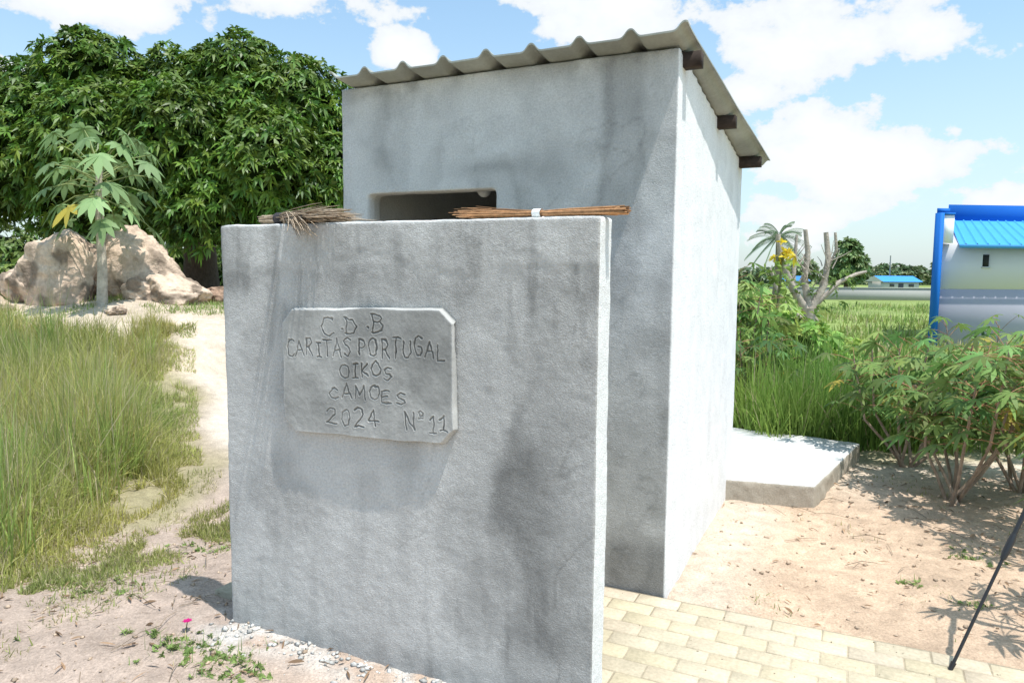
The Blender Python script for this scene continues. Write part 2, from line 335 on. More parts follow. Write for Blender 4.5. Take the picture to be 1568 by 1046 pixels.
for ii in range(m-1): ed+=[(ii*n,(ii+1)*n,nn+(ii+1)*n,nn+ii*n),(ii*n+n-1,nn+ii*n+n-1,nn+(ii+1)*n+n-1,(ii+1)*n+n-1)]
a.add(np.concatenate([top.reshape(-1,3),bot.reshape(-1,3)]),ed,np.concatenate([cc.reshape(-1,3)]*2)*1.15); a.build('corrugated_roof',[M_roof],bld)
a=Acc()
for yy,xe in ((.10,.08),(1.0,.10),(1.86,.14)):
    zz=2.572-.122*yy; box(a,-BW-.03,xe,yy-.03,yy+.035,zz-.062,zz+.004,(.05,.035,.028))
a.build('purlins',[M_wood],bld)
a=Acc(); tube(a,[(-1.25,.5,2.44),(-1.25,.5,2.12),(-1.25,.5,2.08)],[.004,.004,.014],(.6,.6,.6),0,6)
th=np.linspace(0,math.pi,9); prof=[(.042*math.sin(t)+.001,2.045+.045*math.cos(t)) for t in th]
tube(a,[(-1.25,.5,p[1]) for p in prof],[p[0] for p in prof],(.8,.8,.76),0,12)
a.build('light_bulb',[M_paint],bld)

# ------------------------------------------------------------ pavers
a=Acc(); bc=(.48,.41,.30)
box(a,-1.98,4.2,-.90,-.012,-.12,.0145,bc); box(a,.02,4.2,-2.05,-.903,-.12,.0145,bc)
r=0; y=-.02
while y>-2.0:
    x=-1.95+(.102 if r%2 else 0)
    while x<4.1:
        if not (y<-.80 and x<.03):
            g=.0022; h=.0175+random.uniform(-.0012,.0015); c=np.array([.575,.49,.355])*random.uniform(.92,1.06)*np.array([1,random.uniform(.98,1.01),random.uniform(.95,1.03)])
            x0,x1,y1,y0=x+g,x+.204-g,y-g,y-.103+g; b=.004; tl=random.uniform(-.001,.001)
            V=[(x0,y0,0),(x1,y0,0),(x1,y1,0),(x0,y1,0),(x0,y0,h-b),(x1,y0,h-b),(x1,y1,h-b),(x0,y1,h-b),(x0+b,y0+b,h),(x1-b,y0+b,h+tl),(x1-b,y1-b,h+tl),(x0+b,y1-b,h)]
            F=[(8,9,10,11)]+[(p,(p+1)%4,4+(p+1)%4,4+p) for p in range(4)]+[(4+p,4+(p+1)%4,8+(p+1)%4,8+p) for p in range(4)]
            a.add(V,F,c)
        x+=.204
    y-=.103; r+=1
pv=a.build('paved_path',[M_paver]); pv.location=(KX,KY,0); pv.rotation_euler=(0,0,-BA)

# slab cover
Q=[(1.40,4.97),(2.05,4.78),(2.98,6.08),(2.0,6.75)]
a=Acc(); V=[(x,y,-.15) for x,y in Q]+[(x,y,.14) for x,y in Q]
a.add(V,[(0,3,2,1),(4,5,6,7),(0,1,5,4),(1,2,6,5),(2,3,7,6),(3,0,4,7)],(1,1,1)); me,V,Nn=voxelise(a,.014)
up=sm(.4,.8,Nn[:,2]); V=V+Nn*((fbm(V*9,4,4)-.5)*.026)[:,None]
C=np.array([.60,.595,.575])*(.85+.25*fbm(V*5,4,3))[:,None]*up[:,None]+np.array([.44,.39,.32])*(1-up[:,None])*(.75+.5*fbm(V*6,3,7))[:,None]
finish(me,V,C,'septic_tank_slab',M_plaster,None)

# ------------------------------------------------------------ foliage helpers
def rdir(n): return nrm(rng.normal(size=(n,3)))
def rosettes(acc,P,A,nl,L,W,droop,prof,col,cv=.25,m=0,splay=.9):
    M=len(P); A=nrm(A); ref=np.where(np.abs(A[:,2:3])<.9,[[0,0,1.]],[[1.,0,0]])
    U=nrm(np.cross(A,ref)); Vv=np.cross(A,U)
    an=rng.uniform(0,2*math.pi,(M,1))+np.arange(nl)[None]*2.4+rng.normal(0,.2,(M,nl))
    rad=np.cos(an)[...,None]*U[:,None]+np.sin(an)[...,None]*Vv[:,None]
    D=A[:,None]*rng.uniform(.15,.9,(M,nl,1))+rad*splay
    Nr=A[:,None]+.35*rng.normal(size=(M,nl,3))
    l=L*rng.uniform(.6,1.2,(M,nl)); c=col[:,None]*rng.uniform(1-cv,1+cv,(M,nl,1))
    strips(acc,np.repeat(P,nl,0)+.0,D.reshape(-1,3),Nr.reshape(-1,3),l.ravel(),W*rng.uniform(.8,1.2,M*nl),np.full(M*nl,droop)*rng.uniform(.5,1.4,M*nl),prof,c.reshape(-1,3),m)
def crown(acc,lobes,dens,nl,L,W,base,droop=.5,prof=PS,dark=True,m=0,md=1,facing=True,splay=.9):
    lobes=np.array(lobes,float)
    for k,l in enumerate(lobes):
        c,r=l[:3],l[3:]
        n=int(dens*4*math.pi*((r[0]*r[1]*r[2])**(2/3)))
        d=rdir(n); d=d[(d[:,2]>-.75)]
        if facing: d=d[(d[:,1]<.4)]
        f=1.02-.30*rng.random(len(d))**1.9
        f=f*(1+.26*(fbm(d*2.6+k*7,3,3)-.5)*2)
        P=c+d*r*f[:,None]; ins=np.zeros(len(P),bool)
        for q,l2 in enumerate(lobes):
            if q!=k: ins|=(np.sum(((P-l2[:3])/l2[3:])**2,1)<.55)
        P=P[~ins]; dd=d[~ins]; ff=f[~ins]
        n=len(P)
        v=(.5+1.0*fbm(P*1.3/(max(.5,r[0]*.8)),3,9))*(.7+.5*np.clip(ff,.6,1.1))  # random clump tone; inner leaves also darkened as painted crown shade
        col=np.array(base)*v[:,None]*rng.uniform(.8,1.25,(n,1)); col[:,0]*=rng.uniform(.85,1.35,n)
        rosettes(acc,P,dd+np.array([0,0,.45])+.5*rng.normal(size=(n,3)),nl,L,W,droop,prof,col,m=m,splay=splay)
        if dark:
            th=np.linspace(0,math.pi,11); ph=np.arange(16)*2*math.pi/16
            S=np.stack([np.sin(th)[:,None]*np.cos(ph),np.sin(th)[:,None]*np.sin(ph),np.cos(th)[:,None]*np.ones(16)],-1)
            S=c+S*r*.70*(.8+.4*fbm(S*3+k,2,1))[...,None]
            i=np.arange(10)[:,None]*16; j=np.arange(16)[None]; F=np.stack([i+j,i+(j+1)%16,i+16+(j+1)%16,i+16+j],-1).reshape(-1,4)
            acc.add(S.reshape(-1,3),F,np.array(base)*.2,md)  # dark core added in each lobe as crown shade, blocks sky gaps
def palmate(acc,P,O,N,size,nl,wr,droop,col,spread=115,m=0,prof=PL):
    M=len(P); O=nrm(O); S=nrm(np.cross(O,N)); an=np.radians(np.linspace(-spread,spread,nl))
    D=np.cos(an)[None,:,None]*O[:,None]+np.sin(an)[None,:,None]*S[:,None]
    Ls=size[:,None]*(1-.38*np.abs(an)/np.radians(spread))*rng.uniform(.88,1.08,(M,nl))
    Nn=np.repeat(nrm(np.cross(S,O)),nl,0)+.15*rng.normal(size=(M*nl,3))
    c=np.repeat(np.broadcast_to(col,(M,3)),nl,0)*rng.uniform(.9,1.1,(M*nl,1))
    strips(acc,np.repeat(P,nl,0),D.reshape(-1,3),Nn,Ls.ravel(),Ls.ravel()*wr,droop*rng.uniform(.6,1.4,M*nl),prof,c,m)

# ------------------------------------------------------------ mango tree
mz=[(-11.2,15.2,4.0,1.5),(-9.8,15,4.6,1.1),(-8.35,14.8,5.25,1.0),(-6.9,15.2,5.0,1.0),(-5.55,15,5.3,.98),(-4.25,14.6,4.6,1.1),
(-9.3,14.2,3.6,1.05),(-7.8,13.8,3.9,1.1),(-6.1,13.6,3.85,1.15),(-4.6,13.6,3.4,1.15),(-3.5,14.2,3.2,1.1),(-10.4,14.2,3.1,.9),(-5.5,13.4,2.7,.95),(-4.2,13.6,2.3,.85),(-6.9,13.8,2.85,.9),(-2.6,15,3.8,1.2),(-8.4,14.2,2.8,.8),(-7.6,14.6,4.8,.7),(-5.0,14.2,4.5,.8),(-9.0,14.4,4.5,.7)]
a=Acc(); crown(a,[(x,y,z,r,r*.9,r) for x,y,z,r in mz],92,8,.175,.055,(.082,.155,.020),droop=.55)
gz=float(gh(-6.6,15.2)); bkc=(.12,.09,.07)
tube(a,[(-6.6,15.4,gz-.2),(-6.55,15.3,gz+.7),(-6.5,15.2,gz+1.5),(-6.6,15,4.2)],[.42,.33,.3,.12],bkc,1,10)
for tx,ty,tz in ((-9,14.9,4.2),(-8,14.3,4.3),(-4.4,14.4,4),(-5.4,14.2,4.6),(-10.4,15,3.8),(-3.3,14.8,3.5)):
    s=np.array([-6.52,15.2,gz+1.2+random.random()*.5]); e=np.array([tx,ty,tz]); mid=(s+e)/2+np.array([0,0,.35])
    tube(a,[s,(s+mid)/2+[0,0,.05],mid,e],[.17,.14,.1,.05],bkc,1,8)
a.build('mango_tree',[M_leaf,M_bark])
a=Acc(); crown(a,[(-12.6,18,1.6,1.5,1.3,1.0),(-10.6,18.5,1.7,1.5,1.2,.8),(-8.5,18.5,1.5,1.6,1.2,.9),(-6,18.5,1.6,1.8,1.2,.9),(-3.5,18.5,1.6,1.8,1.2,.9),(-13.8,16,1.5,1.0,1,.7),(-9.2,13.6,1.25,.7,.5,.45)],34,7,.22,.075,(.11,.18,.04),prof=PS)
a.build('shrub_thicket',[M_leaf,M_bark])

# ------------------------------------------------------------ papaya
a=Acc(); px_,py_=-6.0,10.6; g=float(gh(px_,py_))
tr=[(px_,py_,g-.1),(px_+.03,py_,g+.5),(px_+.02,py_,g+1.1),(px_+.03,py_,g+1.65),(px_+.05,py_,g+1.95)]
tube(a,tr,[.08,.066,.056,.052,.045],(.50,.44,.36),1,9)
topz=g+1.95
ang=np.arange(32)*2.4+rng.normal(0,.15,32)
tips=[];outs=[]
for k,an in enumerate(ang):
    e=.95-1.55*(k/32)+random.uniform(-.1,.1); l=.50+.36*random.random()
    d=np.array([math.cos(an)*math.cos(e),math.sin(an)*math.cos(e),math.sin(e)])
    s=np.array([px_+.05,py_,topz-.014*k]); p1=s+d*l*.6+[0,0,.05]; p2=s+d*l+[0,0,-.03]
    tube(a,[s,p1,p2],[.012,.009,.007],(.36,.42,.18),0,5); tips.append(p2); o=nrm(d*np.array([1,1,.2])+np.array([0,0,-.75])); outs.append(o)
tips=np.array(tips);outs=np.array(outs); col=np.array([.25,.37,.16])*rng.uniform(.6,1.3,(32,1)); col[28]=(.5,.42,.08)
palmate(a,tips,outs,np.stack([outs[:,0],outs[:,1],0*outs[:,0]+.8],-1)+.25*rng.normal(size=(32,3)),rng.uniform(.24,.34,32),9,.36,.4,col,spread=150,prof=[.3,.8,1,.8,.05])
a.build('papaya_tree',[M_soft,M_bark])

# ------------------------------------------------------------ boulders
def boulder(name,x,y,z,rx,ry,rz,seed,rot=0,col=(.66,.50,.38)):
    import bmesh
    bm=bmesh.new(); bmesh.ops.create_icosphere(bm,subdivisions=5,radius=1); V=np.array([v.co[:] for v in bm.verts]); F=np.array([[v.index for v in f.verts] for f in bm.faces]); bm.free()
    rs=np.random.default_rng(seed); pln=nrm(rs.normal(size=(22,3))); off=rs.uniform(.6,.95,22)
    s=np.min(np.where(V@pln.T>.05,off/np.maximum(V@pln.T,.05),9),1); s=np.minimum(s,1.15)
    s=s*(1+.30*(fbm(V*2.2+seed,4,seed)-.5)+.26*(fbm(V*6+seed,4,2)-.5))
    cr=fbm(V*3+seed,4,7); c=np.array(col)*(.72+.55*cr)[:,None]*(1-.55*sm(.50,.58,fbm(V*2.1+9,4,seed+2)))[:,None]
    V=V*s[:,None]*[rx,ry,rz]; cr_,sr_=math.cos(rot),math.sin(rot); V=V@np.array([[cr_,sr_,0],[-sr_,cr_,0],[0,0,1]])+[x,y,z]
    a=Acc(); a.add(V,F,c); a.build(name,[M_rock],smooth=False)
bz=lambda x,y,o:float(gh(x,y))+o
boulder('boulder',-6.85,11.1,bz(-6.8,11,.46),.74,.6,.86,3)
boulder('boulder',-6.0,11.6,bz(-6.0,11.6,.42),.72,.5,.80,8,.6)
boulder('boulder',-7.45,11.3,bz(-7.4,11,.20),.46,.5,.46,5)
boulder('boulder',-5.15,11.2,bz(-5.1,11,.10),.56,.5,.36,11)
boulder('boulder',-5.6,11.0,bz(-5.6,11,.06),.34,.3,.26,31)
boulder('boulder',-4.15,11.9,bz(-4.1,11.8,.20),.46,.4,.42,14,col=(.56,.41,.30))
boulder('boulder',-4.7,11.7,bz(-4.7,11.8,.10),.34,.3,.26,17,col=(.42,.28,.2))
boulder('boulder',-5.55,10.2,bz(-5.55,10.2,.02),.16,.16,.09,21)
boulder('boulder',-7.5,10.5,bz(-7.5,10.5,.05),.30,.2,.18,22)

# ------------------------------------------------------------ grasses
def grass(acc,x,y,h,hw,w,col,lean=.35,drp=.35,cv=.3,yel=.15):
    n=len(x); z=gh(x,y); an=rng.uniform(0,2*math.pi,n)
    le=np.abs(rng.normal(0,lean,n)); D=np.stack([np.cos(an)*le,np.sin(an)*le,np.ones(n)],-1)
    N=np.stack([np.cos(an+rng.normal(0,.6,n)),np.sin(an+rng.normal(0,.6,n)),.2*np.ones(n)],-1)
    L=h*rng.uniform(1-hw,1+hw,n)
    pt=fbm(np.stack([x,y,0*x],-1)*1.1,3,91)
    c=np.array(col)*rng.uniform(1-cv,1+cv,(n,1))*(.65+.7*pt)[:,None]; c[:,0]*=.75+.6*fbm(np.stack([x,y,0*x],-1)*.9,2,92); yv=rng.random(n)<yel*2*pt; c[yv]=np.array([.58,.50,.30])*rng.uniform(.7,1.2,(yv.sum(),1))
    P=np.stack([x,y,z-.01],-1); strips(acc,P,D,N,L,w*rng.uniform(.6,1.4,n),drp*rng.uniform(0,1.6,n),PG,c)
a=Acc(); n=150000
y=3.2+6.6*rng.random(n); x=bxf(y)-rng.random(n)*(5.2)*(.35+.65*(y-3.2)/6.6)
p=np.stack([x,y,0*x],-1); w_=fbm(p*1.3,3,11)-.5
cl=fbm(p*2.2,3,52); cl2=fbm(p*6,2,53); k=(cl+.32*(bxf(y)-x)+.55*(cl2-.5)>.50)&(y>3.2-w_)&(x>-.78*y-.6)&((y<8.8)|(cl>.5)); x,y,cl,cl2=x[k],y[k],cl[k],cl2[k]
hh=(.06+.38*sm(.0,.9,bxf(y)-x)*(cl*.9+cl2*1.1)**1.5)*(1-.4*sm(7.5,9.5,y))
grass(a,x,y,hh,.6,.0060,(.42,.46,.14),.48,.42,yel=.30)
for t in range(95):
    yy=random.uniform(3.5,8.8); xx=float(bxf(yy))-random.uniform(.3,2.8)*(.4+yy/8); m=60
    s=random.uniform(.03,.08); grass(a,xx+rng.normal(0,s,m),yy+rng.normal(0,s,m),random.uniform(.42,.85),.4,.0070,(.30,.42,.11),.30,.4,yel=.15)
a.build('tall_grass',[M_grass])
a=Acc(); n=30000
t=rng.random(n); x=-2.6+1.0*t+rng.normal(0,.16,n); y=3.0+1.75*t+rng.normal(0,.13,n); p=np.stack([x,y,0*x],-1); k=fbm(p*4,3,61)>.47
grass(a,x[k],y[k],.055,.6,.005,(.32,.38,.12),.8,.4,yel=.3)
n=24000; x=rng.uniform(-3.6,-.9,n); y=rng.uniform(2.2,6,n); p=np.stack([x,y,0*x],-1); k=(fbm(p*3,3,66)>.60)&(tolocal(x,y)[0]<-2.2); grass(a,x[k],y[k],.05,.5,.005,(.30,.35,.12),.8,.4,yel=.3)
n=26000; x=rng.uniform(-8,-2.5,n); y=rng.uniform(8.8,13,n); p=np.stack([x,y,0*x],-1); k=fbm(p*1.6,3,67)>.61; grass(a,x[k],y[k],.10,.5,.010,(.27,.36,.11),.8,.4,yel=.2)
n=9000; x=rng.uniform(1,4.5,n); y=rng.uniform(2.9,6.4,n); p=np.stack([x,y,0*x],-1); lx,ly=tolocal(x,y); k=(fbm(p*3.3,3,68)>.66)&(ly>.1); grass(a,x[k],y[k],.04,.5,.005,(.27,.33,.12),.8,.4,yel=.3)
a.build('low_turf',[M_grass])
a=Acc(); 
for (wx_,wy_,s_,n_) in ((-1.32,2.86,.09,44),(-1.14,2.76,.08,34),(-1.5,2.95,.06,12),(-.98,2.66,.05,14),(2.2,3.3,.05,10),(2.05,3.55,.04,8),(2.6,3.9,.08,16),(-2.0,3.4,.12,20),(-1.75,4.0,.1,20),(-2.3,2.9,.1,12)):
    X_=wx_+rng.normal(0,s_,n_); Y_=wy_+rng.normal(0,s_*.6,n_); P=np.stack([X_,Y_,gh(X_,Y_)+.005],-1)
    rosettes(a,P,np.tile([0,0,1.],(n_,1))+.6*rng.normal(size=(n_,3)),8,.024,.009,.3,PS,np.array([.24,.33,.10])*rng.uniform(.6,1.3,(n_,1)))
    X_=np.repeat(X_,3)+rng.normal(0,.02,n_*3); Y_=np.repeat(Y_,3)+rng.normal(0,.02,n_*3); grass(a,X_,Y_,.06,.6,.0035,(.27,.36,.12),.8,.3,yel=.3)
a.build('weeds',[M_soft])
a=Acc(); fx,fy=-1.40,3.0; fz=float(gh(fx,fy)); tube(a,[(fx,fy,fz),(fx+.01,fy,fz+.05)],.002,(.1,.2,.04),0,5)
P=np.tile([fx+.01,fy,fz+.05],(7,1)); an=np.arange(7)*.9; strips(a,P,np.stack([np.cos(an),np.sin(an),.5+0*an],-1),np.tile([0,0,1.],(7,1)),.024,.016,.2,PL,(.62,.02,.22))
a.build('pink_flower',[M_soft])

# right tall grass
a=Acc(); n=22000; x=rng.uniform(1.7,6.2,n); y=6.35+rng.random(n)**1.3*4; p=np.stack([x,y,0*x],-1); cl=fbm(p*1.7,3,71); k=(cl>.36)&~((x<3.1)&(y<6.9)&(x-2.0<(6.75-y)*1.3)); x,y,cl=x[k],y[k],cl[k]
grass(a,x,y,(.40+.75*cl*sm(1.6,3,x)*(1-.35*sm(3.6,5,x)))*(1-.35*sm(7,9,y)),.4,.011,(.29,.41,.09),.27,.36,yel=.12)
for t in range(36):
    xx=random.uniform(2.2,4.2); yy=random.uniform(6.4,7.8); m=90; grass(a,xx+rng.normal(0,.07,m),yy+rng.normal(0,.07,m),random.uniform(.7,1.15),.3,.012,(.30,.44,.09),.30,.5,yel=.05)
a.build('tall_reed_grass',[M_grass])
a=Acc(); n=50000; x=rng.uniform(3,30,n); y=10+30*rng.random(n)**1.5; p=np.stack([x,y,0*x],-1); k=fbm(p*.6,3,72)>.45; x,y=x[k],y[k]
grass(a,x,y,.26,.5,.03,(.28,.36,.10),.4,.35,yel=.12); a.build('field_grass',[M_grass])

# ------------------------------------------------------------ cassava
def cassava(name,x,y,H,spread,nst,nleaf,size,col=(.17,.28,.075)):
    a=Acc(); g=float(gh(x,y)); tips=[];outs=[]
    for s in range(nst):
        an=s*2.4+random.random(); e=np.array([x+math.cos(an)*spread*random.uniform(.4,1),y+math.sin(an)*spread*random.uniform(.4,1),g+H*random.uniform(.6,.98)])
        b=np.array([x+random.uniform(-.08,.08),y+random.uniform(-.08,.08),g-.03]); mid=(b+e)/2+np.array([random.uniform(-.08,.08),random.uniform(-.08,.08),-.05])
        mid[:2]=mid[:2]*.6+e[:2]*.4; q=[b,(b+mid)/2+[.01,0,0],mid,(mid+e)/2,e]; tube(a,q,[.014,.012,.010,.008,.005],(.34,.26,.2),1,7)
        for k in range(nleaf):
            t=.25+.75*(k/nleaf)**.7; p=mid+(e-mid)*((t-.25)/.75)
            aa=k*2.4+random.random(); el=random.uniform(-.1,.9)*(t) ; d=np.array([math.cos(aa)*math.cos(el),math.sin(aa)*math.cos(el),math.sin(el)]); l=random.uniform(.12,.26)*(size/.15)
            p2=p+d*l; tube(a,[p,p+d*l*.5+[0,0,.012],p2],[.003,.0025,.002],(.40,.22,.13),1,4,False); tips.append(p2); outs.append(nrm(d*np.array([1,1,.2])+np.array([0,0,-.35])))
    tips=np.array(tips);outs=np.array(outs);n=len(tips); c=np.array(col)*rng.uniform(.55,1.45,(n,1)); c[:,0]*=rng.uniform(.8,1.3,n); c[rng.random(n)<.03]=(.5,.42,.08)
    palmate(a,tips,outs,np.tile([0,0,1.],(n,1))+.4*rng.normal(size=(n,3)),size*rng.uniform(.6,1.2,n),7,.25,.35,c,spread=120,prof=[.25,.7,1,.7,.04])
    a.build(name,[M_soft,M_bark])
cassava('cassava_plant',3.12,4.95,1.15,.5,9,24,.15)
cassava('cassava_plant',3.75,5.2,1.2,.6,9,22,.15)
cassava('cassava_plant',3.3,5.9,1.15,.5,8,18,.15)
cassava('cassava_plant',4.5,6.6,1.15,.7,8,18,.16)
cassava('cassava_plant',2.72,8.3,1.85,.42,6,15,.20,(.20,.32,.08))
cassava('cassava_plant',2.5,7.6,.95,.35,6,14,.17,(.12,.22,.06))
cassava('cassava_plant',3.4,3.95,1.5,.55,7,18,.15)
cassava('cassava_plant',2.72,2.95,1.1,.28,4,10,.15)
a=Acc(); crown(a,[(4.1,10.8,.55,.6,.5,.5),(3.5,11,.8,.5,.5,.55),(4.9,11.5,.3,.6,.5,.4),(3.7,9.2,.5,.5,.4,.45)],70,7,.17,.055,(.21,.33,.07),prof=PS,dark=True); a.build('green_shrub',[M_soft,M_bark])

# pruned bare tree
a=Acc(); tx,ty=5.75,14.0; g=float(gh(tx,ty)); cb=(.46,.39,.33)
tube(a,[(tx,ty,g-.1),(tx+.05,ty,.5),(tx+.02,ty,.95)],[.17,.15,.14],cb,0,9)
for pts,r in (([(0,0,.8),(-.35,0,1.3),(-.6,0,1.9),(-.68,0,2.35)],.08),([(0,0,.85),(-.1,.1,1.5),(-.05,.1,2.0),(-.12,.1,2.45)],.075),([(0,0,.9),(.25,0,1.4),(.35,.1,1.9),(.28,.1,2.4)],.08),([(.1,0,1.0),(.5,-.1,1.45),(.85,0,1.6),(1.05,0,1.65)],.05),([(-.35,0,1.3),(-.3,.1,1.8),(-.28,.1,2.35)],.05),([(0,0,.6),(-.45,-.1,.95),(-.7,-.1,1.35),(-.8,0,1.7)],.05),([(.3,.05,1.7),(.5,.1,2.05),(.46,.1,2.4)],.045)):
    tube(a,[(tx+p[0],ty+p[1],p[2]) for p in pts],np.linspace(r,r*.55,len(pts)),cb,0,8)
for _ in range(26):
    b0_=np.array([tx+random.uniform(-.7,.6),ty+random.uniform(-.1,.2),random.uniform(1.2,1.9)]); d_=np.array([random.uniform(-.35,.35),random.uniform(-.2,.2),random.uniform(.1,.5)]); tube(a,[b0_,b0_+d_*.5+[.02,0,0],b0_+d_],[.014,.01,.005],cb,0,4,False)
P=np.array([(tx+random.uniform(-.8,.9),ty+random.uniform(-.2,.2),random.uniform(.9,1.7)) for _ in range(50)])
rosettes(a,P,rdir(50)+[0,0,.6],6,.12,.045,.4,PS,np.array([.20,.30,.08])*rng.uniform(.7,1.4,(50,1)),m=1)
a.build('pruned_tree',[M_bark,M_soft])
a=Acc(); P=np.array([4.3,11.6,1.9])+rng.normal(0,.08,(12,3)); rosettes(a,P,rdir(12)+[0,0,.5],7,.11,.05,.4,PS,np.array([.72,.56,.05])*rng.uniform(.8,1.2,(12,1)))
P=np.array([4.25,11.6,1.5])+rng.normal(0,.16,(20,3)); rosettes(a,P,rdir(20)+[0,0,.5],7,.14,.06,.4,PS,np.array([.26,.36,.08])*rng.uniform(.8,1.2,(20,1)))
tube(a,[(4.2,11.6,0),(4.23,11.6,1),(4.3,11.6,1.9)],.02,(.3,.3,.15),0,6); a.build('yellow_flowering_shrub',[M_soft])

# distant palm
a=Acc(); X0,Y0,Z0=14.5,40.,3.7; tube(a,[(X0,Y0,-.2),(X0+.1,Y0,1.8),(X0+.05,Y0,Z0)],[.28,.2,.16],(.25,.2,.16),1,8)
for k in range(24):
    an=k*2.4; el=1.1-.075*k; d=np.array([math.cos(an)*math.cos(el),math.sin(an)*math.cos(el),math.sin(el)]); t=np.linspace(.1,1,26)[:,None]; sp=np.array([X0,Y0,Z0])+d*t*1.7; sp[:,2]-=(t[:,0]**2)*.8
    sd=nrm(np.cross(d,[0,0,1.]))
    for sg in (1,-1): strips(a,sp,sd*sg+d*.7+np.array([0,0,-.3]),np.tile([0,0,1.],(26,1)),.36,.035,.4,PS,np.array([.20,.27,.15])*random.uniform(.8,1.2))
a.build('palm_tree',[M_leaf,M_bark])
a=Acc(); tube(a,[(27.6,60,-.2),(27.6,60,2.5)],[.3,.2],(.12,.1,.08),1,8); crown(a,[(27.6,60,3.2,1.0,1,1.4),(27.4,60,2.0,1.2,1,1.1),(28.2,60,2.5,.8,1,1.0)],22,7,.42,.2,(.11,.18,.06)); a.build('round_tree',[M_leaf,M_bark])
a=Acc(); lob=[]
for k in range(110):
    X_=-130+k*3.4+random.uniform(-1.5,1.5); lob.append((X_,150+random.uniform(-8,8),random.uniform(.2,1.8),random.uniform(2.0,4.2),2.5,random.uniform(1.2,2.8)))
for X_,z_ in ((80,3.0),(84,3.2),(69,2.2),(60,2.4),(54,2.8)): lob.append((X_,135,z_,2.2,2,1.6))
crown(a,lob,3.6,6,.9,.55,(.13,.185,.09),droop=.3); a.build('distant_treeline',[M_leaf,M_bark])
a=Acc(); box(a,19,31.5,49,49.2,-.2,.80,(.36,.355,.33)); box(a,18.97,31.53,48.97,49.23,.801,.85,(.42,.41,.39))
a.build('compound_wall',[M_paint])
def house(name,x,y,w,d,h,rh,wc,rc):
    a=Acc(); box(a,x,x+w,y,y+d,-.2,h,wc); V=[(x-.3,y-.3,h),(x+w+.3,y-.3,h),(x+w+.3,y+d+.3,h),(x-.3,y+d+.3,h),(x-.3,y+d/2,h+rh),(x+w+.3,y+d/2,h+rh)]
    a.add([(p[0],p[1],p[2]+.01) for p in V],[(0,1,5,4),(2,3,4,5)],rc); a.add([(p[0],p[1],p[2]+.01) for p in V],[(0,4,3),(1,2,5)],wc); 
    box(a,x+w*.4,x+w*.55,y-.03,y+.01,-.2,h*.8,(.1,.1,.12)); box(a,x+w*.15,x+w*.28,y-.03,y+.01,h*.4,h*.75,(.1,.1,.12)); box(a,x+w*.7,x+w*.85,y-.03,y+.01,h*.4,h*.75,(.1,.1,.12)); a.build(name,[M_paint])
house('blue_roofed_house',45,88,4.2,4,1.0,.7,(.6,.58,.55),(.06,.30,.75))
house('blue_roofed_house',32.5,88,3.2,4,1.0,.6,(.6,.58,.55),(.05,.22,.6))
a=Acc(); tube(a,[(46.6,90,0),(46.6,90,4.2)],[.08,.06],(.25,.25,.25),0,6); a.build('utility_pole',[M_paint])

# blue and white building at the right
bb=empty('blue_white_building',(9.24,16.0,0),R(4)); SH=.68
a=Acc(); wh=(.90,.88,.90); gy=(.52,.51,.58); bl=(.015,.16,.58)
box(a,.10,10,0,4.5,-.3,1.30,gy,shear=SH); box(a,.10,10,.0,4.5,1.302,2.28,wh,za=3.1,shear=SH)
a.build('walls',[M_paint],bb)
a=Acc(); box(a,0,.097,-.12,.05,-.3,2.95,bl); box(a,.0,.097,.052,4.6,-.3,2.80,wh,za=3.35,shear=SH); box(a,.0,.30,.06,4.62,2.952,3.06,bl,za=3.5,shear=SH); box(a,.10,.34,-.10,-.01,2.30,2.90,wh); box(a,.10,.35,-.12,-.0,2.903,2.95,bl); a.build('gable_parapet',[M_paint],bb)
a=Acc(); xs=np.arange(.36,10.2,.02); H=.03*(np.mod(xs,.25)<.04); n=len(xs)
V=np.concatenate([np.stack([xs,0*xs-.28,2.26+H],-1),np.stack([xs+4.3*SH,0*xs+4.3,3.14+H],-1)]); F=[(i,i+1,n+i+1,n+i) for i in range(n-1)]
a.add(V,F,(.06,.34,.78)); box(a,.31,10.2,4.3,4.45,2.9,3.58,bl,shear=SH); box(a,.36,10.2,-.30,-.285,2.19,2.27,(.10,.40,.80)); a.build('blue_roof',[M_paint],bb)
a=Acc(); box(a,1.12,1.25,-.02,.01,1.80,2.06,(.03,.03,.03)); box(a,1.09,1.28,-.035,-.0,1.765,1.795,(.6,.6,.6)); a.build('vent_opening',[M_paint],bb)

# ------------------------------------------------------------ tripod
a=Acc(); ap=np.array([2.38,2.92,1.25]); bk=(.02,.02,.022)
for ft in ((1.735,2.72,0.0),(3.0,2.6,0.0),(2.75,3.45,0.0)):
    ft=np.array(ft); ft[2]=float(gh(ft[0],ft[1]))+.02 if ft[1]>3 else .022
    P=lambda t:ft+(ap-ft)*t
    tube(a,[P(0.0),P(.36)],[.0065,.0065],bk,0,8); tube(a,[P(.34),P(.36),P(.40),P(.42)],[.010,.014,.014,.010],bk,0,8); tube(a,[P(.40),P(.72)],.0095,bk,0,8)
    tube(a,[P(.70),P(.76)],.016,bk,0,8); tube(a,[P(.74),P(.98)],.013,bk,0,8); tube(a,[P(-.012),P(.02)],[.008,.011],bk,0,8)
tube(a,[ap+[0,0,-.3],ap+[0,0,.15]],.014,bk,0,10); tube(a,[ap+[0,0,-.05],ap+[0,0,.03]],.035,bk,0,10); tube(a,[ap+[0,0,.15],ap+[0,0,.22]],.03,bk,0,10); tube(a,[ap+[0,0,.18],ap+[.15,-.12,.1]],.008,bk,0,8)
a.build('tripod',[M_black])

